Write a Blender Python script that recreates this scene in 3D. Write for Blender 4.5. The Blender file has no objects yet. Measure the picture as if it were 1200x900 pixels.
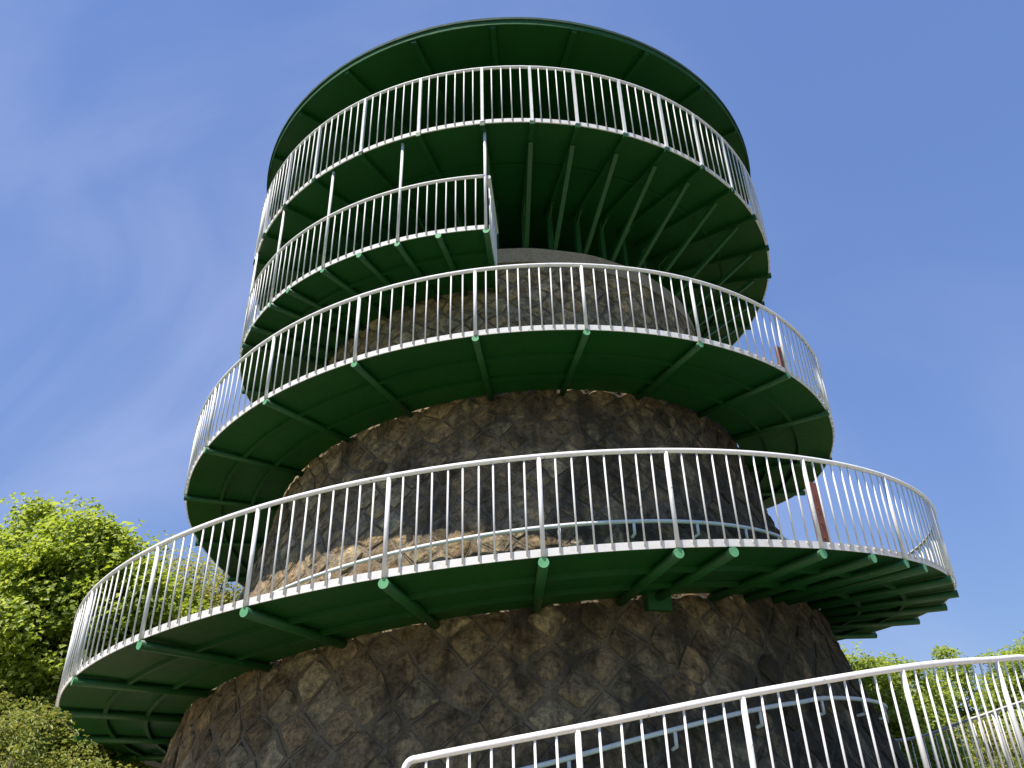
import bpy, math, random
import numpy as np
from mathutils import Vector, Matrix

sc = bpy.context.scene
C = sc.collection
PI = math.pi
rad = math.radians
EYE = 1.6                       # eye height above the ground; fitted heights below are relative to the eye

# ------------------------------------------------------------------ camera
pitch, yaw, roll, FPX, DIST = 0.5066, -0.0042, 0.0303, 906.38, 15.848
cy, sy, cp, sp, cr_, sr_ = math.cos(yaw), math.sin(yaw), math.cos(pitch), math.sin(pitch), math.cos(roll), math.sin(roll)
x0 = Vector((cy, -sy, 0)); y0 = Vector((sy, cy, 0)); zz = Vector((0, 0, 1))
Fv = y0*cp + zz*sp; u0 = -y0*sp + zz*cp
Rv = x0*cr_ - u0*sr_; Uv = x0*sr_ + u0*cr_
cam = bpy.data.cameras.new('camera'); camo = bpy.data.objects.new('camera', cam); C.objects.link(camo)
cam.sensor_width = 36; cam.lens = FPX/1200*36; cam.clip_end = 6000
m = Matrix(((Rv.x, Uv.x, -Fv.x, 0), (Rv.y, Uv.y, -Fv.y, -DIST), (Rv.z, Uv.z, -Fv.z, EYE), (0, 0, 0, 1)))
camo.matrix_world = m
sc.camera = camo

# ------------------------------------------------------------------ sky, sun, exposure
SUN_EL, SUN_ROT = rad(63), rad(220)
SDIR = Vector((math.sin(SUN_ROT)*math.cos(SUN_EL), math.cos(SUN_ROT)*math.cos(SUN_EL), math.sin(SUN_EL)))
w = bpy.data.worlds.new('World'); sc.world = w; w.use_nodes = True
nt = w.node_tree; N = nt.nodes; L = nt.links
sky = N.new('ShaderNodeTexSky'); sky.sky_type = 'NISHITA'; sky.sun_disc = False
sky.sun_elevation = SUN_EL; sky.sun_rotation = SUN_ROT
sky.altitude = 300; sky.air_density = 0.85; sky.dust_density = 0.05; sky.ozone_density = 3.0
bg = N['Background']; bg.inputs[1].default_value = 0.15
tc = N.new('ShaderNodeTexCoord')
mp = N.new('ShaderNodeMapping'); mp.inputs['Rotation'].default_value = (0.2, 0.5, 0.9); mp.inputs['Scale'].default_value = (1.0, 2.6, 1.3)
n1 = N.new('ShaderNodeTexNoise'); n1.inputs['Scale'].default_value = 2.2; n1.inputs['Detail'].default_value = 10; n1.inputs['Distortion'].default_value = 0.7
n2 = N.new('ShaderNodeTexNoise'); n2.inputs['Scale'].default_value = 1.1; n2.inputs['Detail'].default_value = 1
mp2 = N.new('ShaderNodeMapping'); mp2.inputs['Location'].default_value = (0.35, 0.0, 0.0)
r1 = N.new('ShaderNodeMapRange'); r1.interpolation_type = 'SMOOTHSTEP'; r1.inputs[1].default_value = 0.3; r1.inputs[2].default_value = 0.85
r2 = N.new('ShaderNodeMapRange'); r2.interpolation_type = 'SMOOTHSTEP'; r2.inputs[1].default_value = 0.4; r2.inputs[2].default_value = 0.68
mu = N.new('ShaderNodeMath'); mu.operation = 'MULTIPLY'
mu2 = N.new('ShaderNodeMath'); mu2.operation = 'MULTIPLY'; mu2.inputs[1].default_value = 0.24
mixc = N.new('ShaderNodeMix'); mixc.data_type = 'RGBA'; mixc.inputs[7].default_value = (4.2, 4.4, 4.9, 1)
L.new(tc.outputs['Generated'], mp.inputs[0]); L.new(mp.outputs[0], n1.inputs[0])
L.new(tc.outputs['Generated'], mp2.inputs[0]); L.new(mp2.outputs[0], n2.inputs[0])
L.new(n1.outputs[0], r1.inputs[0]); L.new(n2.outputs[0], r2.inputs[0])
L.new(r1.outputs[0], mu.inputs[0]); L.new(r2.outputs[0], mu.inputs[1]); L.new(mu.outputs[0], mu2.inputs[0])
L.new(mu2.outputs[0], mixc.inputs[0]); 
bw = N.new('ShaderNodeRGBToBW'); L.new(sky.outputs[0], bw.inputs[0])        # haze-free air: compress the zenith-to-horizon range evenly
dv = N.new('ShaderNodeMath'); dv.operation = 'DIVIDE'; dv.inputs[1].default_value = 1.25; L.new(bw.outputs[0], dv.inputs[0])
pw = N.new('ShaderNodeMath'); pw.operation = 'POWER'; pw.inputs[1].default_value = -0.6; L.new(dv.outputs[0], pw.inputs[0])
vm = N.new('ShaderNodeVectorMath'); vm.operation = 'SCALE'; L.new(sky.outputs[0], vm.inputs[0]); L.new(pw.outputs[0], vm.inputs['Scale'])
L.new(vm.outputs[0], mixc.inputs[6]); 
tint = N.new('ShaderNodeMix'); tint.data_type = 'RGBA'; tint.blend_type = 'MULTIPLY'; tint.inputs[0].default_value = 1.0; tint.inputs[7].default_value = (0.96, 0.95, 1.08, 1)
L.new(mixc.outputs[2], tint.inputs[6]); L.new(tint.outputs[2], bg.inputs[0])

sl = bpy.data.lights.new('sun', 'SUN'); sl.energy = 4.1; sl.angle = rad(0.53); sl.color = (1.0, 0.94, 0.84)
so = bpy.data.objects.new('sun', sl); C.objects.link(so); so.location = SDIR*60
so.rotation_euler = SDIR.to_track_quat('Z', 'Y').to_euler()
sc.view_settings.view_transform = 'Standard'; sc.view_settings.look = 'None'
sc.view_settings.gamma = 1; sc.view_settings.exposure = 0.6; sc.view_settings.use_curve_mapping = False

# ------------------------------------------------------------------ materials
def mat(name):
    mt = bpy.data.materials.new(name); mt.use_nodes = True
    n = mt.node_tree; return mt, n, n.nodes, n.links, n.nodes['Principled BSDF']
def ramp(nd, stops):
    r = nd.new('ShaderNodeValToRGB'); e = r.color_ramp.elements
    while len(e) < len(stops): e.new(0.5)
    for k, (p, c) in enumerate(stops): e[k].position = p; e[k].color = (*c, 1)
    return r
def noise(nd, lk, vec, scale, detail=4, rough=0.6, dist=0.0):
    n = nd.new('ShaderNodeTexNoise'); n.inputs['Scale'].default_value = scale; n.inputs['Detail'].default_value = detail
    n.inputs['Roughness'].default_value = rough; n.inputs['Distortion'].default_value = dist
    if vec is not None: lk.new(vec, n.inputs['Vector'])
    return n
def mixnode(nd, lk, fac, a, b, mode='MIX'):
    m_ = nd.new('ShaderNodeMix'); m_.data_type = 'RGBA'; m_.blend_type = mode
    for s, v in ((0, fac), (6, a), (7, b)):
        if isinstance(v, (int, float)): m_.inputs[s].default_value = v
        elif isinstance(v, tuple): m_.inputs[s].default_value = (*v, 1)
        else: lk.new(v, m_.inputs[s])
    return m_.outputs[2]
def bump(nd, lk, h, strength, dist, bs):
    b = nd.new('ShaderNodeBump'); b.inputs['Strength'].default_value = strength; b.inputs['Distance'].default_value = dist
    lk.new(h, b.inputs['Height']); lk.new(b.outputs[0], bs.inputs['Normal']); return b

def paint(name, col, rough=0.42, dirt=(0.02, 0.03, 0.02), amount=0.35, rust=0.0, var=0.18):
    mt, n, nd, lk, bs = mat(name)
    t = nd.new('ShaderNodeNewGeometry')
    a = noise(nd, lk, t.outputs['Position'], 1.3, 5); b = noise(nd, lk, t.outputs['Position'], 9, 4)
    c1 = mixnode(nd, lk, a.outputs[0], tuple(x*(1-var) for x in col), tuple(min(1, x*(1+var)) for x in col))
    rr = ramp(nd, [(0.52, (0, 0, 0)), (0.75, (1, 1, 1))]); lk.new(b.outputs[0], rr.inputs[0])
    f = nd.new('ShaderNodeMath'); f.operation = 'MULTIPLY'; f.inputs[1].default_value = amount; lk.new(rr.outputs[0], f.inputs[0])
    c2 = mixnode(nd, lk, f.outputs[0], c1, dirt)
    if rust > 0:
        d = noise(nd, lk, t.outputs['Position'], 15, 6, 0.7)
        rs = ramp(nd, [(0.64, (0, 0, 0)), (0.70, (1, 1, 1))]); lk.new(d.outputs[0], rs.inputs[0])
        g = nd.new('ShaderNodeMath'); g.operation = 'MULTIPLY'; g.inputs[1].default_value = rust; lk.new(rs.outputs[0], g.inputs[0])
        c2 = mixnode(nd, lk, g.outputs[0], c2, (0.16, 0.06, 0.025))
    lk.new(c2, bs.inputs['Base Color'])
    q = nd.new('ShaderNodeMapRange'); q.inputs[3].default_value = rough-0.1; q.inputs[4].default_value = rough+0.18
    lk.new(b.outputs[0], q.inputs[0]); lk.new(q.outputs[0], bs.inputs['Roughness'])
    w3 = noise(nd, lk, t.outputs['Position'], 0.45, 3)
    c4 = mixnode(nd, lk, w3.outputs[0], tuple(1-2.2*var for _ in col), tuple(1+2.2*var for _ in col))
    c2 = mixnode(nd, lk, 1.0, c2, c4, 'MULTIPLY'); lk.new(c2, bs.inputs['Base Color'])
    bump(nd, lk, b.outputs[0], 0.15, 0.006, bs)
    return mt
M = {}
M['green'] = paint('green_paint', (0.006, 0.076, 0.010), 0.45, (0.005, 0.036, 0.006), 0.4, 0.25)
M['green_pipe'] = paint('green_pipe_paint', (0.010, 0.088, 0.015), 0.45, (0.012, 0.045, 0.012), 0.35, 0.3)
M['green_pale'] = paint('pale_green_paint', (0.14, 0.43, 0.19), 0.55, (0.07, 0.20, 0.09), 0.6, 0.0, 0.15)
M['green_dark'] = paint('dark_green_paint', (0.008, 0.06, 0.022), 0.55, (0.01, 0.03, 0.015), 0.4)
M['white'] = paint('white_paint', (0.85, 0.835, 0.81), 0.62, (0.42, 0.38, 0.34), 0.35, 0.75, 0.04)
M['fascia'] = paint('fascia_paint', (0.018, 0.11, 0.032), 0.8, (0.012, 0.06, 0.02), 0.4)
M['rust'] = paint('red_oxide_paint', (0.26, 0.085, 0.055), 0.7, (0.10, 0.04, 0.03), 0.6, 0.4)
M['roof_top'] = paint('roof_membrane', (0.02, 0.07, 0.04), 0.8, (0.03, 0.05, 0.04), 0.5)

def noise_shift(nd, lk, pos, n):      # shifts the stain noise: darker towards +x, lighter on the cleaner top drum
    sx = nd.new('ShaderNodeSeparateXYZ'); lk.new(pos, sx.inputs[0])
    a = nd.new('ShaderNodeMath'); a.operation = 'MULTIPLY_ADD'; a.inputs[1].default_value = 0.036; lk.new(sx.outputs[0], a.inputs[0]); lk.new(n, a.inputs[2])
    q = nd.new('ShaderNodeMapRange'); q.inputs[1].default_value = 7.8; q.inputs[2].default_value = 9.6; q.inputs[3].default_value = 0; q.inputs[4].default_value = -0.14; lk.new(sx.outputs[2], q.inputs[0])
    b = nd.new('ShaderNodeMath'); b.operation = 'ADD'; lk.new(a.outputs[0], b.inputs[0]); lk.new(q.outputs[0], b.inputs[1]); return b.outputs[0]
def stone_mat():
    mt, n, nd, lk, bs = mat('rubble_stone')
    t = nd.new('ShaderNodeNewGeometry')
    at = nd.new('ShaderNodeAttribute'); at.attribute_name = 'tone'
    base = ramp(nd, [(0.0, (0.23, 0.175, 0.11)), (0.25, (0.38, 0.29, 0.175)), (0.45, (0.30, 0.24, 0.165)), (0.65, (0.45, 0.325, 0.185)), (0.85, (0.38, 0.32, 0.215)), (1.0, (0.56, 0.455, 0.29))])
    lk.new(at.outputs['Fac'], base.inputs[0])
    a = noise(nd, lk, t.outputs['Position'], 4.5, 8, 0.68, 0.6); b = noise(nd, lk, t.outputs['Position'], 17, 8, 0.72)
    c = noise(nd, lk, t.outputs['Position'], 1.1, 4, 0.6)
    ra = ramp(nd, [(0.34, (0.35, 0.31, 0.27)), (0.5, (0.95, 0.92, 0.88)), (0.66, (1.5, 1.35, 1.12))]); lk.new(a.outputs[0], ra.inputs[0])
    c1 = mixnode(nd, lk, 1.0, base.outputs[0], ra.outputs[0], 'MULTIPLY')
    rb = ramp(nd, [(0.34, (0.38, 0.36, 0.33)), (0.5, (1, 1, 1)), (0.68, (1.5, 1.42, 1.3))]); lk.new(b.outputs[0], rb.inputs[0])
    c2 = mixnode(nd, lk, 0.85, c1, rb.outputs[0], 'MULTIPLY')
    # run-down water stains, long in z
    mp_ = nd.new('ShaderNodeMapping'); mp_.inputs['Scale'].default_value = (1.6, 1.6, 0.28); lk.new(t.outputs['Position'], mp_.inputs[0])
    st = noise(nd, lk, mp_.outputs[0], 1.5, 6, 0.66, 0.4)
    rs = ramp(nd, [(0.42, (0, 0, 0)), (0.62, (1, 1, 1))]); lk.new(noise_shift(nd, lk, t.outputs['Position'], st.outputs[0]), rs.inputs[0])
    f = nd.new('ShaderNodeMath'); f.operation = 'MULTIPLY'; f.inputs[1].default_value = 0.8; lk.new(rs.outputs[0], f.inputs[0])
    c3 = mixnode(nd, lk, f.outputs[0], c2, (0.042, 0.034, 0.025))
    lk.new(c3, bs.inputs['Base Color']); bs.inputs['Roughness'].default_value = 0.9; bs.inputs['Specular IOR Level'].default_value = 0.25
    h = nd.new('ShaderNodeMath'); h.operation = 'ADD'; lk.new(a.outputs[0], h.inputs[0])
    h2 = nd.new('ShaderNodeMath'); h2.operation = 'MULTIPLY'; h2.inputs[1].default_value = 0.5; lk.new(b.outputs[0], h2.inputs[0]); lk.new(h2.outputs[0], h.inputs[1])
    bump(nd, lk, h.outputs[0], 1.0, 0.075, bs)
    return mt
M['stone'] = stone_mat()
def mortar_mat(name, ca, cb, stain=0.7, bscale=0.02):
    mt, n, nd, lk, bs = mat(name); t = nd.new('ShaderNodeNewGeometry')
    a = noise(nd, lk, t.outputs['Position'], 3.2, 8, 0.7); b = noise(nd, lk, t.outputs['Position'], 26, 6, 0.7)
    c1 = mixnode(nd, lk, a.outputs[0], ca, cb)
    rb = ramp(nd, [(0.35, (0.62, 0.6, 0.58)), (0.55, (1, 1, 1)), (0.75, (1.25, 1.22, 1.18))]); lk.new(b.outputs[0], rb.inputs[0])
    c2 = mixnode(nd, lk, 0.9, c1, rb.outputs[0], 'MULTIPLY')
    mp_ = nd.new('ShaderNodeMapping'); mp_.inputs['Scale'].default_value = (1.6, 1.6, 0.28); lk.new(t.outputs['Position'], mp_.inputs[0])
    st = noise(nd, lk, mp_.outputs[0], 1.5, 6, 0.66, 0.4)
    rs = ramp(nd, [(0.42, (0, 0, 0)), (0.62, (1, 1, 1))]); lk.new(noise_shift(nd, lk, t.outputs['Position'], st.outputs[0]), rs.inputs[0])
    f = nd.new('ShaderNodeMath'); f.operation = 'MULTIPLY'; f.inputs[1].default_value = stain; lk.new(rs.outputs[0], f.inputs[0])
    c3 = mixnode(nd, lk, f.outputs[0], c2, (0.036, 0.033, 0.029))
    lk.new(c3, bs.inputs['Base Color']); bs.inputs['Roughness'].default_value = 0.92
    bump(nd, lk, b.outputs[0], 0.9, bscale, bs)
    return mt
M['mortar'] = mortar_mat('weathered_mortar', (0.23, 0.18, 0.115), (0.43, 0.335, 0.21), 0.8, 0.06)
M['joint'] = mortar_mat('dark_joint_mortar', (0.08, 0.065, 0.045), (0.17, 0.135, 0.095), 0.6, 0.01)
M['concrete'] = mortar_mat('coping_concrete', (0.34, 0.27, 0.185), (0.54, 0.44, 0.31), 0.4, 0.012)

def ground_mat(name, ca, cb, scale):
    mt, n, nd, lk, bs = mat(name); t = nd.new('ShaderNodeTexCoord')
    a = noise(nd, lk, t.outputs['Object'], scale, 8, 0.65); b = noise(nd, lk, t.outputs['Object'], scale*40, 4, 0.7)
    c1 = mixnode(nd, lk, a.outputs[0], ca, cb)
    rb = ramp(nd, [(0.3, (0.7, 0.7, 0.7)), (0.7, (1.25, 1.25, 1.25))]); lk.new(b.outputs[0], rb.inputs[0])
    lk.new(mixnode(nd, lk, 1.0, c1, rb.outputs[0], 'MULTIPLY'), bs.inputs['Base Color']); bs.inputs['Roughness'].default_value = 0.95
    bump(nd, lk, b.outputs[0], 0.6, 0.02, bs); return mt
M['grass'] = ground_mat('grass_ground', (0.035, 0.06, 0.018), (0.09, 0.10, 0.035), 0.3)
M['paving'] = ground_mat('gravel_paving', (0.34, 0.285, 0.20), (0.46, 0.385, 0.28), 0.8)

def leaf_mat(name, cols, trans=0.56):
    mt, n, nd, lk, bs = mat(name)
    g = nd.new('ShaderNodeNewGeometry')
    r = ramp(nd, cols); lk.new(g.outputs['Random Per Island'], r.inputs[0])
    lk.new(r.outputs[0], bs.inputs['Base Color']); bs.inputs['Roughness'].default_value = 0.42; bs.inputs['Specular IOR Level'].default_value = 0.45
    tr = nd.new('ShaderNodeBsdfTranslucent')
    hs = nd.new('ShaderNodeHueSaturation'); hs.inputs['Hue'].default_value = 0.485; hs.inputs['Saturation'].default_value = 1.1; hs.inputs['Value'].default_value = 1.7
    lk.new(r.outputs[0], hs.inputs['Color']); lk.new(hs.outputs[0], tr.inputs[0])
    mx = nd.new('ShaderNodeMixShader'); mx.inputs[0].default_value = trans
    out = nd['Material Output']; lk.new(bs.outputs[0], mx.inputs[1]); lk.new(tr.outputs[0], mx.inputs[2]); lk.new(mx.outputs[0], out.inputs[0])
    return mt
M['leaf_fresh'] = leaf_mat('fresh_leaves', [(0, (0.16, 0.23, 0.03)), (0.5, (0.26, 0.34, 0.055)), (1, (0.39, 0.45, 0.11))])
M['leaf_mid'] = leaf_mat('mid_green_leaves', [(0, (0.09, 0.14, 0.022)), (0.5, (0.17, 0.235, 0.038)), (1, (0.28, 0.33, 0.07))])
M['leaf_olive'] = leaf_mat('olive_leaves', [(0, (0.14, 0.16, 0.04)), (0.5, (0.25, 0.28, 0.07)), (0.85, (0.35, 0.36, 0.11)), (1, (0.34, 0.23, 0.11))])
M['leaf_juniper'] = leaf_mat('juniper_sprays', [(0, (0.10, 0.14, 0.028)), (0.5, (0.22, 0.26, 0.055)), (1, (0.36, 0.37, 0.09))], 0.25)
mt, n_, nd, lk, bs = mat('bark'); t_ = nd.new('ShaderNodeTexCoord'); a_ = noise(nd, lk, t_.outputs['Object'], 8, 6)
lk.new(mixnode(nd, lk, a_.outputs[0], (0.05, 0.035, 0.025), (0.16, 0.12, 0.09)), bs.inputs['Base Color']); bs.inputs['Roughness'].default_value = 0.95
bump(nd, lk, a_.outputs[0], 0.8, 0.05, bs); M['bark'] = mt

# ------------------------------------------------------------------ helpers
def mesh(name, verts, faces, mats, smooth=None, slots=None):
    me = bpy.data.meshes.new(name); me.from_pydata([tuple(v) for v in verts], [], faces)
    for k in (mats if isinstance(mats, (list, tuple)) else [mats]): me.materials.append(M[k])
    if slots: me.polygons.foreach_set('material_index', slots)
    if smooth is not None: me.polygons.foreach_set('use_smooth', [bool(smooth)]*len(me.polygons) if not isinstance(smooth, list) else smooth)
    me.update(); return me
def link(name, me, parent=None, loc=(0, 0, 0), rz=0.0):
    o = bpy.data.objects.new(name, me); C.objects.link(o); o.location = loc; o.rotation_euler = (0, 0, rz)
    if parent is not None: o.parent = parent
    return o
def tag(o, label=None, cat=None, group=None, kind=None):
    for k, v in (('label', label), ('category', cat), ('group', group), ('kind', kind)):
        if v: o[k] = v
    return o
def pol(r, T, z):               # T in degrees, 0 towards the camera, growing to the right
    a = rad(T); return (r*math.sin(a), -r*math.cos(a), z)
def tube(p0, p1, r0, r1=None, n=10, cap=(True, True), base=0):
    r1 = r0 if r1 is None else r1
    p0 = Vector(p0); p1 = Vector(p1); d = (p1-p0).normalized()
    a = d.cross(Vector((0, 0, 1)))
    if a.length < 1e-4: a = Vector((1, 0, 0))
    a.normalize(); b = d.cross(a)
    V = []; F = []
    for p, r in ((p0, r0), (p1, r1)):
        for k in range(n):
            t = 2*PI*k/n; V.append(p + a*(r*math.cos(t)) + b*(r*math.sin(t)))
    for k in range(n): F.append((base+k, base+n+k, base+n+(k+1) % n, base+(k+1) % n))
    if cap[0]: F.append(tuple(base+k for k in range(n)))
    if cap[1]: F.append(tuple(base+n+k for k in range(n-1, -1, -1)))
    return V, F
def box(p0, p1, w_, h_, up=(0, 0, 1), base=0):   # bar from p0 to p1, width w_, height h_ (centred)
    p0 = Vector(p0); p1 = Vector(p1); d = (p1-p0).normalized(); s = d.cross(Vector(up))
    if s.length < 1e-4: s = Vector((1, 0, 0))
    s.normalize(); u = s.cross(d)
    V = [p + s*(i*w_/2) + u*(j*h_/2) for p in (p0, p1) for (i, j) in ((-1, -1), (1, -1), (1, 1), (-1, 1))]
    F = [tuple(base+k for k in f) for f in ((3, 2, 1, 0), (4, 5, 6, 7), (0, 1, 5, 4), (1, 2, 6, 5), (2, 3, 7, 6), (3, 0, 4, 7))]
    return V, F
def merge(parts):
    V = []; F = []
    for v, f in parts:
        o = len(V); V += list(v); F += [tuple(i+o for i in q) for q in f]
    return V, F
def sweep(fn, T0, T1, step, closed=False):       # fn(T) -> ring of (r, z)
    n = max(1, int(round((T1-T0)/step))); V = []; F = []; k = None
    cnt = n if closed else n+1
    for i in range(cnt):
        T = T0 + (T1-T0)*i/n; ring = fn(T); k = len(ring)
        V += [pol(r, T, z) for r, z in ring]
    for i in range(n):
        a = i*k; b = ((i+1) % cnt)*k
        for j in range(k): F.append((a+j, a+(j+1) % k, b+(j+1) % k, b+j))
    if not closed:
        F.append(tuple(range(k-1, -1, -1))); F.append(tuple((cnt-1)*k+j for j in range(k)))
    return V, F
def circ(r, z, q, n=10): return [(r+q*math.cos(2*PI*k/n), z+q*math.sin(2*PI*k/n)) for k in range(n)]

# fitted path of the ramp's outer lower edge: T, radius, height
K = [(-404, 8.8, -1.50), (-385, 8.8, -1.22), (-366.6, 8.8, -.75), (-357.2, 8.8, -.54), (-347.6, 8.8, -.30), (-342.4, 8.8, -.18), (-336, 8.8, -.04), (-331.6, 8.8, .04), (-326.1, 8.8, .12), (-321.7, 8.8, .19), (-300, 8.8, .28), (-277.5, 8.8, .32), (-265, 8.78, .23), (-251, 8.75, .03), (-215, 8.5, .10), (-175, 8.25, .30)]
for d in range(-130, 111, 20):
    t = rad(d); K.append((d, 7.7537-.0681*t+.0149*t*t, 2.3703+3.8035/(2*PI)*t-.0744*t*t))
for d in range(-110, 91, 20):
    t = rad(d); K.append((360+d, 6.5051-.0472*t+.0521*t*t, 6.0554+2.3503/(2*PI)*t-.1643*t*t))
for d in (-130, -110, -90, -70, -50, -30, -10, -3.8, 5):
    t = rad(d); K.append((720+d, 5.9354-.1347*t, 8.4678))
KT = np.array([k[0] for k in K]); KR = np.array([k[1] for k in K]); KZ = np.array([k[2] for k in K])+EYE
def pchip(xs, ys):
    h = np.diff(xs); d = np.diff(ys)/h; mm = np.zeros(len(xs)); mm[0] = d[0]; mm[-1] = d[-1]
    for i in range(1, len(xs)-1):
        if d[i-1]*d[i] > 0:
            w1 = 2*h[i]+h[i-1]; w2 = h[i]+2*h[i-1]; mm[i] = (w1+w2)/(w1/d[i-1]+w2/d[i])
    def f(x):
        i = int(np.clip(np.searchsorted(xs, x)-1, 0, len(xs)-2)); t = (x-xs[i])/h[i]
        return float((1+2*t)*(1-t)**2*ys[i] + t*(1-t)**2*h[i]*mm[i] + t*t*(3-2*t)*ys[i+1] + t*t*(t-1)*h[i]*mm[i+1])
    return f
RR = pchip(KT, KR-.025); ZZ = pchip(KT, KZ)
CZ = np.array([-2.2, .5, 2, 3.5, 5, 6, 7.6, 9.4])+EYE; CR = np.array([7.15, 6.32, 5.84, 5.38, 4.96, 4.73, 4.42, 4.16])
CONE = pchip(CZ, CR)
T_START, T_END = -366.6, 716.2
H = 1.15                         # lower edge to handrail axis

# ------------------------------------------------------------------ setting
def disc(R, z, n=96, r0=0.0):
    V = [(0, 0, z)] + [(R*math.cos(2*PI*k/n), R*math.sin(2*PI*k/n), z) for k in range(n)]
    return V, [(0, 1+k, 1+(k+1) % n) for k in range(n)]
V, F = disc(3000, 0); tag(link('ground', mesh('ground', V, F, 'grass')), kind='structure')
V, F = disc(19, 0.004); tag(link('plaza', mesh('plaza', V, F, 'paving')), kind='structure')

# ------------------------------------------------------------------ the tower
tower = tag(link('observation_tower', None), 'round stone observation tower wrapped by a green spiral ramp under a flat roof', 'tower')
# masonry core
zs = np.linspace(-1.55, 9.2, 70)+EYE
NA = 160; V = []; F = []
rng = random.Random(4)
for z in zs:
    for k in range(NA): V.append(pol(CONE(z), 360*k/NA, z))
for i in range(len(zs)-1):
    for k in range(NA): F.append((i*NA+k, i*NA+(k+1) % NA, (i+1)*NA+(k+1) % NA, (i+1)*NA+k))
F.append(tuple((len(zs)-1)*NA+k for k in range(NA)))
wall = link('stone_wall', mesh('stone_wall', V, F, 'mortar', True), tower)
# stones laid on the diagonal
NS = 60
rows = []; z = EYE-1.3
while z < EYE+9.05:
    rows.append(z); z += 0.5*2*PI*CONE(z)/NS*0.94
rng = random.Random(11)
jit = {}
def lat(i, j):                   # lattice corner: half columns i, rows j
    i %= 2*NS
    if (i, j) not in jit: jit[(i, j)] = (rng.uniform(-.27, .27), rng.uniform(-.27, .27))
    a, b = jit[(i, j)]
    zr = rows[max(0, min(j, len(rows)-1))] + (0 if 0 <= j < len(rows) else (-.25 if j < 0 else .2))
    return i*180.0/NS + a*180.0/NS, zr + b*0.27
cands = []
eye = Vector((0, -DIST, EYE))
for j in range(len(rows)):
    for i in range(2*NS):
        if (i+j) % 2: continue
        c0 = [lat(i-1, j), lat(i, j-1), lat(i+1, j), lat(i, j+1)]
        mid = i*180.0/NS
        fix = []
        for T, zc in c0:
            while T-mid > 180: T -= 360
            while T-mid < -180: T += 360
            fix.append((T, zc))
        cT = sum(p[0] for p in fix)/4; cz = sum(p[1] for p in fix)/4; r = CONE(cz); k = rad(1)*r
        poly = []
        hexy = rng.random()
        for q in range(4):       # corners cut, edges bowed: eight or more points
            a = fix[q]; b = fix[(q+1) % 4]; cut = rng.uniform(.03, .12+.22*hexy)
            for f in (cut, 1-rng.uniform(.03, .12+.22*hexy)):
                poly.append(((a[0]*(1-f)+b[0]*f-cT)*k, a[1]*(1-f)+b[1]*f-cz))
        sh = rng.uniform(.76, 1.0)
        tone = rng.random()**1.35 if rng.random() < .93 else rng.uniform(.9, 1)
        if cz > EYE+7.4: tone = .55+.45*rng.random()
        lift = rng.uniform(.012, .04) if rng.random() < .85 else rng.uniform(.045, .075)
        rings = []
        for s, h in ((sh*1.03, -.03), (sh*.97, lift*.5), (sh*.66, lift)):
            rings.append([(x*s*rng.uniform(.9, 1.05), y*s*rng.uniform(.9, 1.05), h+(rng.uniform(-.016, .016) if h > 0 else 0)) for x, y in poly])
        vs = [p for rg in rings for p in rg] + [(rng.uniform(-.04, .04), rng.uniform(-.04, .04), lift+rng.uniform(-.005, .02))]
        n8 = len(poly); fs = []
        for a in range(2):
            for b in range(n8): fs.append((a*n8+b, a*n8+(b+1) % n8, (a+1)*n8+(b+1) % n8, (a+1)*n8+b))
        for b in range(n8): fs.append((2*n8+b, 2*n8+(b+1) % n8, 3*n8))
        W = []
        for x, y, h in vs: W.append(Vector(pol(CONE(cz+y)+h, cT+x/k, cz+y)))
        cpos = Vector(pol(r, cT, cz)); nrm = Vector(pol(1, cT, 0)); vd = eye-cpos
        ang = ((cT+180) % 360)-180
        vis = max(0, nrm.dot(vd.normalized()))/vd.length**2 * (k*k)**0
        zl = cz-EYE
        def above(Tb):           # hidden from the eye behind a ramp turn
            zr_ = ZZ(ang+Tb)-EYE; f_ = (DIST-RR(ang+Tb))/(DIST-r)
            return zr_
        if zl < .25: vis = 0
        if zl > above(0)-.12 and zl < above(0)+.38: vis *= .2
        if zl > above(360)-.12 and zl < above(360)+.95: vis *= .2
        vis *= (2*PI*r/NS)**2
        cands.append((vis, W, fs, tone, cpos))
cands.sort(key=lambda c: -c[0])
def set_tone(me, vals):
    at = me.attributes.new('tone', 'FLOAT', 'POINT'); at.data.foreach_set('value', vals)
for vis, W, fs, tone, cpos in cands[:300]:
    me = mesh('stone', [v-cpos for v in W], fs, 'stone', False); set_tone(me, [tone]*len(W))
    link('stone', me, wall, cpos)
V = []; F = []; tn = []
for vis, W, fs, tone, cpos in cands[300:]:
    o = len(V); V += W; F += [tuple(i+o for i in f) for f in fs]; tn += [tone]*len(W)
me = mesh('stone_courses', V, F, 'stone', False); set_tone(me, tn)
tag(link('stone_courses', me, wall), kind='stuff')
# incised joint lines between the stones
parts = []
for j in range(len(rows)):
    for i in range(2*NS):
        if (i+j) % 2: continue
        for (a_, b_) in (((i-1, j), (i, j+1)), ((i, j+1), (i+1, j))):
            if rng.random() < .45 or j+1 >= len(rows): continue
            (Ta, za), (Tb, zb) = lat(*a_), lat(*b_)
            if Tb-Ta > 180: Tb -= 360
            if Tb-Ta < -180: Tb += 360
            f0, f1 = rng.uniform(0, .15), rng.uniform(.8, 1)
            pa = Vector(pol(CONE(za+(zb-za)*f0)+.002, Ta+(Tb-Ta)*f0, za+(zb-za)*f0)); pb = Vector(pol(CONE(za+(zb-za)*f1)+.002, Ta+(Tb-Ta)*f1, za+(zb-za)*f1))
            parts.append(box(pa, pb, .011, rng.uniform(.008, .016), pol(1, (Ta+Tb)/2, .3)))
V, F = merge(parts); tag(link('joint_lines', mesh('joint_lines', V, F, 'joint'), wall), kind='stuff')
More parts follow.
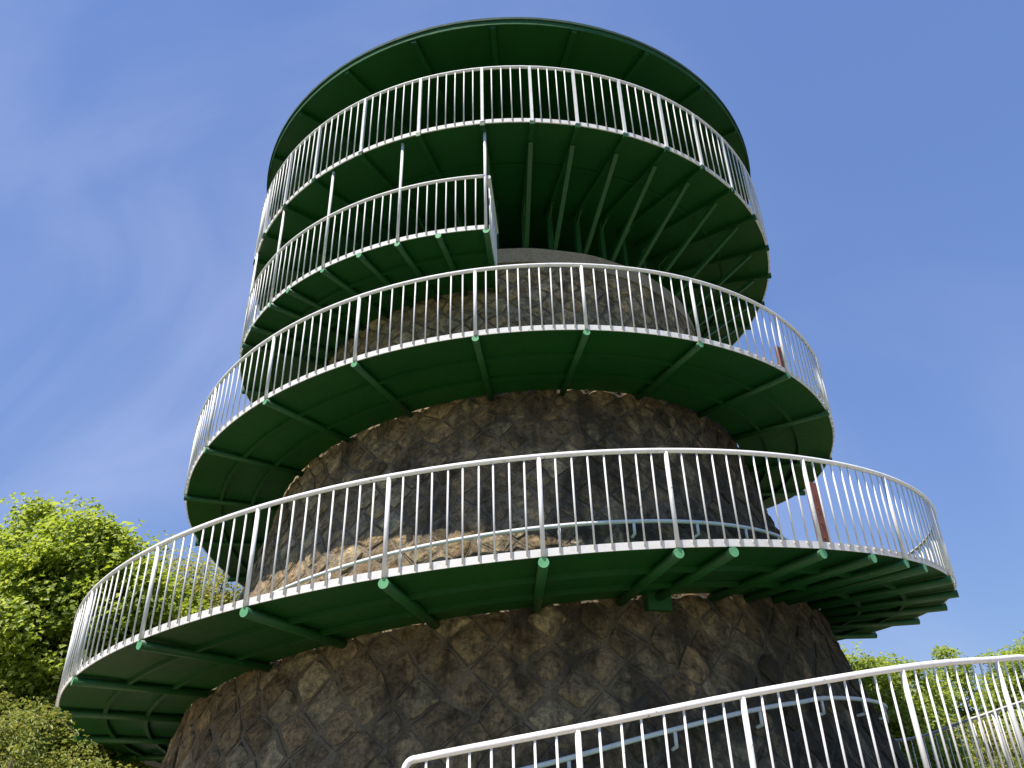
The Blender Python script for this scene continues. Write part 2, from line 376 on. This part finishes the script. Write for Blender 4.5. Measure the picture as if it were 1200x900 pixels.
# concrete coping ring and top
V, F = sweep(lambda T: [(3.0, 9.06+EYE), (4.245+.012*math.sin(T*.21), 9.06+EYE), (4.225+.01*math.sin(T*.37), 9.40+EYE), (4.19, 9.425+EYE), (3.0, 9.43+EYE)], 0, 360, 2.5, True)
link('coping', mesh('coping', V, F, 'concrete', False), tower)
ZD = 10.7455+EYE; RD = 6.09; HD = 1.408; ZR = 13.40+EYE; RRF = 6.13
V, F = sweep(lambda T: [(2.55, 9.3+EYE), (2.7, 9.3+EYE), (2.7, ZD-.02), (2.55, ZD-.02)], 0, 360, 12, True)
link('core_wall', mesh('core_wall', V, F, 'green_dark', True), tower)

# ---- spiral ramp
POST0 = [2.8, 12.4, 24.0, 33.9, 45, 56, 67.5, 79, 90.5, 102, 114, 126, 138, 150, 162, 174]
POST0 = [p-360 for p in POST0]
POSTA = [-174, -162, -149, -135, -121, -106.5, -92.2, -79.5, -64.9, -50.6, -36.1, -23.4, -10.9, 1.8, 12.9, 27.4, 40.2, 54.3, 75.7, 87.5, 100.6, 115, 130, 146, 162, 178]
POSTB = [-150, -134, -118, -102.4, -86.7, -69.3, -52.9, -36.3, -21.1, -4.8, 9.4, 25.8, 43.9, 60.4, 81.0, 97.7, 114, 131, 148, 165]
POSTC = [-178, -160, -141, -122, -103, -83.0, -63.9, -48.2, -33.3, -18.5, -3.8]
POSTS = POST0 + POSTA + [p+360 for p in POSTB] + [p+720 for p in POSTC]
XPIPE = [17.9, 34.3, 44.5, 65.0] + [720-57, 720-42.3, 720-25.6, 720-11.5]
def fr(T, f):                    # point across the ramp: f=0 outer edge, 1 at the wall
    z = ZZ(T); ro = RR(T)-.012; ri = CONE(z)+.065
    return ro+(ri-ro)*f, z-.07*f
V1, F1 = sweep(lambda T: [(fr(T, .36)[0]+.03, fr(T, .36)[1]-.065), (fr(T, .36)[0]+.03, fr(T, .36)[1]+.0), (fr(T, .36)[0]-.03, fr(T, .36)[1]+.0), (fr(T, .36)[0]-.03, fr(T, .36)[1]-.065)], -404, 716, 2)
V2, F2 = sweep(lambda T: [(fr(T, .70)[0]+.03, fr(T, .70)[1]-.065), (fr(T, .70)[0]+.03, fr(T, .70)[1]+.0), (fr(T, .70)[0]-.03, fr(T, .70)[1]+.0), (fr(T, .70)[0]-.03, fr(T, .70)[1]-.065)], -404, 716, 2)
V, F = merge([(V1, F1), (V2, F2)])
spiral = link('spiral_ramp', mesh('spiral_ramp', V, F, 'green'), tower)
edges = [-404, -393, -380, T_START] + POSTS[:-1] + [T_END]
for a, b in zip(edges[:-1], edges[1:]):
    tilt = rng.uniform(-.008, .008)
    V, F = sweep(lambda T: [fr(T, 0), (fr(T, 0)[0], fr(T, 0)[1]+.07), (fr(T, 1)[0], fr(T, 1)[1]+.09), (fr(T, 1)[0]+.012*math.sin(T*1.7), fr(T, 1)[1]+tilt)], a+.04, b-.04, 1.6)
    link('deck_plate', mesh('deck_plate', V, F, 'green', False), spiral)
def pipe_mesh(T, q, ext):
    z = ZZ(T); r1 = RR(T)+ext; r0 = CONE(z)-.12; zc = -q-.012
    V, F = tube((0, -r0, zc-.06), (0, -r1, zc), q, q, 14)
    return mesh('support_pipe', V, F, ['green_pipe', 'green_pale'], [True]*14+[False]*2, [0]*14+[0, 1])
for T in POSTS[2:] + XPIPE:
    q = .06 if T < 200 else .052
    link('support_pipe', pipe_mesh(T, q, .035), spiral, (0, 0, ZZ(T)), rad(T))
for T in (17.9,):
    z = ZZ(T); r = CONE(z-.15)
    V, F = box((0, -(r-.05), -.16), (0, -(r+.16), -.16), .34, .26)
    link('base_plate', mesh('base_plate', V, F, 'green_pipe'), spiral, (0, 0, z), rad(T))

# ---- observation deck
DPA = [-66.4, -57.2, -47.1, -37.5, -26.2, -15.0, -4.0, 4.3, 12.0, 20.6, 29.0, 37.5, 46.6, 56.4, 67.3, 77.4, 88.2]
nb = 20; DPB = [88.2+(293.6-88.2)*k/(nb+1) for k in range(1, nb+1)]
DPOST = DPA + DPB
V, F = sweep(lambda T: [(2.6, ZD), (RD-.015, ZD), (RD-.015, ZD+.09), (2.6, ZD+.09)], 0, 360, 2.5, True)
deck = link('observation_deck', mesh('observation_deck', V, F, 'green'), tower)
V, F = sweep(lambda T: [(5.06, ZD-.05), (5.11, ZD-.05), (5.11, ZD), (5.06, ZD)], 0, 360, 3, True)
link('ring_stringer', mesh('ring_stringer', V, F, 'green'), deck)
V, F = merge([box((0, -3.75, -.052), (0, -RD-.05, -.052), .085, .10)]); beam_me = mesh('radial_beam', V, F, 'green')
V, F = merge([box((0, -3.85, 9.42+EYE-ZD), (0, -3.85, -.10), .10, .12, (0, 1, 0))]); col_me = mesh('column', V, F, 'green_pipe')
V, F = merge([box((0, -4.02, 9.43+EYE-ZD), (0, -5.72, -.115), .08, .075)]); strut_me = mesh('strut', V, F, 'green_pipe')
V, F = merge([box((0, -3.80, -.34), (0, -4.16, -.10), .03, .05), box((0, -3.9, -.13), (0, -4.2, -.13), .09, .05)]); gus_me = mesh('gusset', V, F, 'green_pipe')
for T in DPOST:
    a = rad(T); link('radial_beam', beam_me, deck, (0, 0, ZD), a); link('column', col_me, deck, (0, 0, ZD), a); link('gusset', gus_me, deck, (0, 0, ZD), a)
    if -6 < T < 200: link('strut', strut_me, deck, (0, 0, ZD), a)
# inner floor-to-roof columns and core
for k in range(8):
    V, F = tube((0, -3.2, ZD+.09), (0, -3.2, ZR+.02), .08, .08, 12)
    link('roof_column', mesh('roof_column', V, F, 'green_dark', True), deck, (0, 0, 0), rad(45*k+14))
V, F = sweep(lambda T: [(1.55, ZD+.09), (1.62, ZD+.09), (1.62, ZR+.1), (1.55, ZR+.1)], 0, 360, 10, True)
link('stair_core', mesh('stair_core', V, F, 'green_dark', True), deck)
# ---- roof
V = [(0, 0, ZR+.55)]; F = []; nR = 120
for q, (r, z) in enumerate(((3.0, ZR+.36), (RRF-.03, ZR+.115), (RRF-.03, ZR+.02), (3.0, ZR+.10), (0.0, ZR+.2))):
    V += [pol(r, 360*k/nR, z) for k in range(nR)]
for k in range(nR):
    k2 = (k+1) % nR; F.append((0, 1+k, 1+k2))
    for q in range(4): a = 1+q*nR; F.append((a+k, a+nR+k, a+nR+k2, a+k2))
slots = []
for k in range(nR): slots += [1, 1, 0, 0, 0]
roof = link('roof', mesh('roof', V, F, ['green', 'roof_top'], None, slots), tower)
V, F = sweep(lambda T: [(RRF-.022, ZR-.03), (RRF, ZR-.03), (RRF, ZR+.10), (RRF-.022, ZR+.10)], 0, 360, 3, True)
link('fascia', mesh('fascia', V, F, 'fascia', False), roof)
V, F = sweep(lambda T: [(RRF+.004, ZR+.085), (RRF+.03, ZR+.08+.006*math.sin(T*.31)), (RRF+.03, ZR+.14), (RRF-.1, ZR+.15)], 0, 360, 3, True)
link('roof_edge', mesh('roof_edge', V, F, 'roof_top', False), roof)
V, F = box((0, -1.2, ZR+.08), (0, -RRF+.03, ZR-.03), .10, .13); rib_me = mesh('roof_rib', V, F, 'green')
for k in range(24): link('roof_rib', rib_me, roof, (0, 0, 0), rad(-1.9+15*k))

# ------------------------------------------------------------------ railings
rail = tag(link('ramp_railing', None), 'white steel railing with thin upright bars winding up the outer edge of the spiral ramp', 'railing')
V, F = sweep(lambda T: circ(RR(T)+.028, ZZ(T)+H, .031, 12), T_START+.6, T_END, 1.5)
pts = []
for k in range(7):               # rounded lower end turning down into the first upright
    a_ = rad(90)*k/6; pts.append(Vector(pol(RR(T_START)+.028, T_START+.6-.6*math.sin(a_), ZZ(T_START+.6)+H-.09*(1-math.cos(a_)))))
pts.append(Vector(pol(RR(T_START)+.028, T_START, ZZ(T_START)+.0)))
Vt = []; Ft = []
for k, p in enumerate(pts):
    d_ = (pts[min(k+1, 7)]-pts[max(k-1, 0)]).normalized(); a_ = Vector(pol(1, T_START, 0)); b_ = d_.cross(a_)
    Vt += [p + a_*(.031*math.cos(2*PI*q/12)) + b_*(.031*math.sin(2*PI*q/12)) for q in range(12)]
for k in range(7): Ft += [(k*12+q, k*12+(q+1) % 12, (k+1)*12+(q+1) % 12, (k+1)*12+q) for q in range(12)]
parts = [(V, F), (Vt, Ft)]
V, F = merge(parts); link('handrail', mesh('handrail', V, F, 'white', True), rail)
V, F = sweep(lambda T: [(RR(T)-.006, ZZ(T)-.004), (RR(T)+.008, ZZ(T)-.004), (RR(T)+.008, ZZ(T)+.082), (RR(T)-.006, ZZ(T)+.082)], T_START, T_END, 1.2)
link('toe_board', mesh('toe_board', V, F, 'white', False), rail)
V, F = tube((0, 0, -.01), (0, 0, H-.02), .026, .026, 12); post_me = mesh('post', V, F, 'white', [True]*12+[False]*2)
V, F = merge([tube((0, 0, .012), (0, 0, H-.02), .0112, .0112, 8), tube((0, .02, .055), (0, -.002, .055), .011, .011, 6)])
bal_me = mesh('baluster', V, F, 'white', [True]*8+[False]*2+[True]*6+[False]*2)
TALL = [720+t for t in (-3.8, -18.5, -33.3, -48.2, -63.9, -83.0)]
for T in POSTS:
    r = RR(T)+.03; z = ZZ(T)
    if T in TALL:
        V, F = tube((0, 0, -.01), (0, 0, ZD-.02-z), .026, .026, 12)
        link('post', mesh('tall_post', V, F, 'white', [True]*12+[False]*2), rail, pol(min(r, RD-.07) if T > 700 else r, T, z), rad(T))
    else: link('post', post_me, rail, pol(r, T, z), rad(T))
bals = []
spans = [(T_START, POSTS[0], 7)] + [(a, b, None) for a, b in zip(POSTS[:-1], POSTS[1:])]
for a, b, cnt in spans:
    if cnt is None:
        w_ = (b-a)*rad(1)*RR((a+b)/2)
        cnt = 8 if a > 590 else 9
        if a == 2.8-360 or a == 1.8: cnt = 7
        if w_ > 2.6: cnt = int(w_/.2)
    for k in range(1, cnt+1): bals.append(a+(b-a)*k/(cnt+1))
def shows(T):
    p = Vector(pol(RR(T), T, ZZ(T)+.5)) - Vector((0, -DIST, EYE))
    d = p.dot(Fv); u = 600+FPX*p.dot(Rv)/d; v = 450-FPX*p.dot(Uv)/d
    if not (-20 < u < 1220 and -20 < v < 960): return 0
    tt = ((T+180) % 360)-180
    return (1 if abs(tt) < 72 else (.5 if abs(tt) < 108 else .05))/p.length
order = sorted(bals, key=lambda T: -shows(T))
for T in order[:300]:
    b_ = link('baluster', bal_me, rail, pol(RR(T)+.03, T+rng.uniform(-.03, .03), ZZ(T)+rng.uniform(-.006, .006)), rad(T))
    b_.rotation_euler = (rng.uniform(-.004, .004), rng.uniform(-.006, .006), rad(T))
parts = []
for T in order[300:]:
    p = Vector(pol(RR(T)+.03, T, ZZ(T))); parts.append(tube(p+Vector((0, 0, .012)), p+Vector((0, 0, H-.02)), .0112, .0112, 6))
V, F = merge(parts); tag(link('far_balusters', mesh('far_balusters', V, F, 'white', True), rail), kind='stuff')
# radial railing across the ramp's upper end
TE = T_END+.5; zE = ZZ(716); rI = CONE(zE)+.15; rO = 5.92
V, F = box(pol(rI, TE, zE+.03), pol(rO, TE, zE+.03), .012, .11); V3 = V; F3 = F
V, F = tube(pol(rI, TE, zE+H), pol(rO, TE, zE+H), .04, .04, 10)
endr = link('end_rail', mesh('end_rail', V, F, 'white'), rail)
link('toe_board', mesh('end_toe_board', V3, F3, 'white'), endr)
for k in range(9):
    r = rI+(rO-rI)*(k+.5)/9.5; link('baluster', bal_me, endr, pol(r, TE, zE), rad(TE+90))

drail = tag(link('deck_railing', None), 'white railing round the observation deck just below the roof', 'railing')
V, F = sweep(lambda T: circ(RD+.02, ZD+HD, .03, 10), 0, 360, 3, True); link('handrail', mesh('handrail', V, F, 'white', True), drail)
V, F = sweep(lambda T: [(RD-.01, ZD-.012), (RD+.012, ZD-.012), (RD+.012, ZD+.075), (RD-.01, ZD+.075)], 0, 360, 2.5, True)
link('toe_board', mesh('toe_board', V, F, 'white', False), drail)
V, F = box((0, 0, -.02), (0, 0, HD), .052, .04, (0, 1, 0)); dpost_me = mesh('post', V, F, 'white')
V, F = tube((0, 0, .0), (0, 0, HD), .0115, .0115, 8); dbal_me = mesh('baluster', V, F, 'white', [True]*8+[False]*2)
for q, a in enumerate(DPOST):
    b = DPOST[q+1] if q+1 < len(DPOST) else DPOST[0]+360
    link('post', dpost_me, drail, pol(RD+.03, a, ZD), rad(a))
    cnt = 6 if (b-a) > 10.5 else (5 if a < -30 else 4)
    for k in range(1, cnt+1):
        T = a+(b-a)*k/(cnt+1); link('baluster', dbal_me, drail, pol(RD+.028, T, ZD), rad(T))

wh = tag(link('wall_handrail', None), 'white tubular handrail bracketed to the stone wall along the ramp', 'handrail')
V, F = sweep(lambda T: circ(CONE(ZZ(T)+1.02)+.19, ZZ(T)+1.02, .029, 10), -362, 640, 1.5)
link('rail_tube', mesh('rail_tube', V, F, 'white', True), wh)
T = -356.0
while T < 636:
    z = ZZ(T)+1.02; c = CONE(z)
    V, F = merge([tube(pol(c+.19, T, z-.03), pol(c+.19, T, z-.19), .022, .022, 8), tube(pol(c+.19, T, z-.18), pol(c-.05, T+.1, z-.22), .02, .02, 8)])
    link('bracket', mesh('bracket', V, F, 'white', True), wh); T += 11.3

# red-brown barrier posts standing on the ramp
def barrier(T, inset, hgt, label):
    r = RR(T)-inset; z = fr(T, .3)[1]+.085
    b = tag(link('barrier_post', None, None, pol(r, T, z), rad(T)), label, 'post', 'barrier posts on the ramp')
    V, F = box((0, 0, 0), (0, 0, hgt), .17, .06, (0, 1, 0)); link('upright', mesh('upright', V, F, 'rust'), b)
    V, F = box((0, 0, -.02), (0, 0, .012), .26, .2, (0, 1, 0)); link('foot_plate', mesh('foot_plate', V, F, 'rust'), b)
    for k in range(3):
        V, F = tube((0, -.028, .25+.2*k), (0, -.042, .25+.2*k), .014, .014, 6); link('bolt', mesh('bolt', V, F, 'rust'), b)
barrier(33.1, .5, 1.02, 'red brown steel barrier post on the ramp turn just above the lowest')
barrier(408.2, .24, .72, 'red brown steel barrier post on the higher ramp turn under the deck')

# ------------------------------------------------------------------ trees and shrubs
def azpos(az, d): a = rad(az); return Vector((d*math.sin(a), -DIST+d*math.cos(a), 0))
def leaf_mesh(name, pts, nrm, size, asp, matk, seed):
    g = np.random.default_rng(seed); n = len(pts)
    d = nrm + g.normal(0, .42, (n, 3)); d /= np.linalg.norm(d, axis=1)[:, None]
    t = g.normal(0, 1, (n, 3)); t -= (t*d).sum(1)[:, None]*d; t /= np.linalg.norm(t, axis=1)[:, None]
    s = np.cross(d, t); L_ = size*g.uniform(.6, 1.25, n)[:, None]; W_ = L_*asp
    droop = d*L_*.22
    v = np.empty((n, 4, 3)); v[:, 0] = pts - t*L_*.5 - droop*.3; v[:, 1] = pts + s*W_*.5 + droop; v[:, 2] = pts + t*L_*.5 - droop*.6; v[:, 3] = pts - s*W_*.5 + droop
    me = bpy.data.meshes.new(name); me.vertices.add(n*4); me.vertices.foreach_set('co', v.reshape(-1))
    idx = np.arange(n)*4
    tri = np.stack([idx, idx+1, idx+2, idx, idx+2, idx+3], 1).reshape(-1)
    me.loops.add(n*6); me.loops.foreach_set('vertex_index', tri)
    me.polygons.add(n*2); me.polygons.foreach_set('loop_start', np.arange(n*2)*3)
    me.materials.append(M[matk]); me.update(calc_edges=True); me.validate(); return me
def crown_points(seed, lobes, clumps, per, crad, squash=.7):
    g = np.random.default_rng(seed); P = []; Nn = []
    vol = np.array([l[3]*l[3] for l in lobes]); vol = vol/vol.sum()
    ctrs = []
    for li, (x, y, z, r, rz_) in enumerate(lobes):
        m_ = int(clumps*vol[li])
        u = g.normal(0, 1, (m_, 3)); u /= np.linalg.norm(u, axis=1)[:, None]
        rr = g.uniform(.5, 1.0, m_)**.45 * (1+.16*np.sin(u[:, 0]*5+seed)+.14*np.sin(u[:, 2]*6+u[:, 1]*4))
        c = np.array([x, y, z]) + u*np.array([r, r, rz_])*rr[:, None]
        ctrs.append((c, u))
    for c, u in ctrs:
        for q in range(len(c)):
            k = int(per*g.uniform(.6, 1.4)); cr2 = crad*g.uniform(.6, 1.35)
            o = g.normal(0, 1, (k, 3)); o /= np.linalg.norm(o, axis=1)[:, None]
            o *= (g.uniform(0, 1, k)**.45*cr2)[:, None]; o[:, 2] *= squash
            P.append(c[q]+o); Nn.append(.5*u[q]+.55*o/cr2+np.array([-.38, -.45, 1.15]))
    P = np.concatenate(P); Nn = np.concatenate(Nn)
    keep = P[:, 2] > .05
    return P[keep], Nn[keep], [c for c, u in ctrs]
def branchy(name, base_r, height, ctrs, seed, parent, stems=1):
    g = random.Random(seed); parts = []
    for s in range(stems):
        ox, oy = (g.uniform(-.35, .35), g.uniform(-.35, .35)) if stems > 1 else (0, 0)
        p = Vector((ox, oy, -.05)); r = base_r; path = [p.copy()]; n = 7
        for k in range(n):
            q = p + Vector((g.uniform(-.12, .12)+ox*.12, g.uniform(-.12, .12)+oy*.12, height/n)); r2 = r*.82
            parts.append(tube(p, q, r, r2, 8, (k == 0, True))); p = q; r = r2; path.append(p.copy())
        allc = np.concatenate(ctrs); 
        for c in allc[::max(1, len(allc)//(26//stems))]:
            c = Vector(c); i = min(n, max(1, int((c.z*.62)/height*n))); a = path[i]
            mid = a.lerp(c, .5)+Vector((g.uniform(-.15, .15), g.uniform(-.15, .15), .12*height/4))
            rb = base_r*.32
            parts.append(tube(a, mid, rb, rb*.6, 6)); parts.append(tube(mid, c, rb*.6, rb*.2, 5))
    V, F = merge(parts); return link(name, mesh(name, V, F, 'bark', True), parent)
def tree(az, d, lobes, clumps, per, crad, leaf, asp, matk, seed, label, name='broadleaf_tree', cat='tree', base_r=.16, stems=1, group=None, trunk='trunk'):
    t = tag(link(name, None, None, azpos(az, d)), label, cat, group)
    P, Nn, ct = crown_points(seed, lobes, clumps, per, crad)
    link('crown' if cat == 'tree' else 'foliage', leaf_mesh('leaves', P, Nn, leaf, asp, matk, seed+7), t)
    zt = max(l[2]+l[4]*.3 for l in lobes)
    branchy(trunk, base_r, zt, ct, seed, t, stems)
    return t
# lobes: x, y, z, radius, vertical radius (metres, local, z above ground)
tree(-36.4, 19.6, [(0, 0, 4.0, 2.4, 2.4), (1.0, 0, 5.6, 1.2, 1.2), (1.25, .1, 7.0, .55, .8), (-.5, 0, 6.1, 1.3, 1.4), (.3, -.2, 2.4, 2.2, 1.8)], 1250, 80, .42, .125, .6, 'leaf_fresh', 3,
     'bright green leafy tree with a pointed top shoot beside the ramp', base_r=.15)
tree(-31.6, 18.5, [(0, 0, 4.9, 1.9, 1.9), (.5, .2, 6.4, 1.15, 1.05), (-.9, 0, 5.5, 1.2, 1.3), (1.5, .3, 5.4, 1.2, 1.1), (0, 0, 2.8, 2.0, 1.5)], 950, 76, .46, .135, .6, 'leaf_fresh', 8,
     'rounded fresh green tree standing behind the pointed leafy tree', base_r=.17)
tree(-27.9, 21.5, [(0, 0, 5.0, 1.8, 1.8), (-.7, .2, 6.5, 1.2, 1.0), (.7, .1, 6.2, 1.1, 1.0), (0, 0, 3.2, 2.0, 1.6)], 700, 70, .48, .145, .6, 'leaf_mid', 15,
     'darker green tree seen behind the white railing bars', base_r=.18)
tree(-22.4, 25.0, [(0, 0, 6.0, 2.1, 2.7), (1.3, .3, 5.6, 2.0, 2.8), (-1.0, .1, 7.2, 1.2, 1.3), (2.6, .4, 4.0, 2.0, 2.2)], 640, 60, .5, .12, .6, 'leaf_olive', 21,
     'olive tinged tree with brown twigs beyond the railing next to the stone wall', base_r=.2)
tree(-33.4, 18.6, [(0, 0, 2.3, 1.5, 1.6), (-1.2, .3, 2.6, 1.4, 1.7), (1.1, .6, 2.1, 1.1, 1.3)], 560, 66, .36, .125, .6, 'leaf_fresh', 31,
     'bright broad leaved shrub between the leafy tree and the juniper', 'broadleaf_shrub', 'shrub', .05, 4, trunk='stem')
tree(-31.6, 9.6, [(-.1, 0, 1.72, .75, .98), (-.9, .1, 1.9, .85, 1.0), (.48, .1, 1.5, .6, .82), (.95, .15, 1.3, .5, .75)], 640, 70, .2, .055, .34, 'leaf_juniper', 37,
     'brownish green juniper bush growing under the leafy shrub', 'juniper_bush', 'bush', .04, 5, trunk='stem')
tree(17.4, 27.0, [(.15, 0, 7.6, 1.0, 2.5), (-.5, 0, 4.8, 1.8, 2.4)], 260, 55, .45, .13, .6, 'leaf_olive', 41,
     'slim tree glimpsed between the stone wall and the railing', base_r=.16)
tree(22.6, 25.0, [(0, 0, 3.6, 1.7, 1.7), (.5, 0, 4.1, 1.0, 1.0), (-.7, .2, 4.2, 1.1, 1.1), (.9, 0, 2.4, 1.2, 1.2)], 640, 62, .4, .12, .6, 'leaf_fresh', 47,
     'light green tree right against the stone wall edge', base_r=.14)
tree(27.4, 31.0, [(0, 0, 4.5, .8, .9), (-.05, 0, 5.6, .45, .5), (.7, 0, 2.9, 1.2, 1.2), (1.4, 0, 3.2, .8, .9)], 260, 50, .36, .12, .6, 'leaf_fresh', 53,
     'small round topped tree standing apart above the lowest handrail', base_r=.13)
tree(30.9, 29.5, [(0, 0, 3.9, 1.4, 1.6), (.7, .2, 4.6, 1.1, 1.2), (-.5, 0, 2.6, 1.4, 1.3)], 520, 60, .42, .13, .6, 'leaf_fresh', 59,
     'wider tree behind the curve of the lowest railing', base_r=.15)
for q, (az, d, s, z, mk, lb) in enumerate(((24.6, 23.0, 1.25, 1.7, 'leaf_fresh', 'low green shrub at the foot of the stone wall'), (27.6, 24.5, 1.5, 1.9, 'leaf_olive', 'olive shrub behind the falling white rail'), (31.0, 23.5, 1.4, 1.6, 'leaf_mid', 'dark green shrub beside the curve of the lowest railing'))):
    tree(az, d, [(0, 0, z, s, z*.75), (.6*s, .2, z*.8, s*.8, z*.7), (-.6*s, .1, z*.8, s*.8, z*.7)], 420, 65, .32, .10, .55, mk, 70+q, lb, 'broadleaf_shrub', 'shrub', .04, 4, trunk='stem')
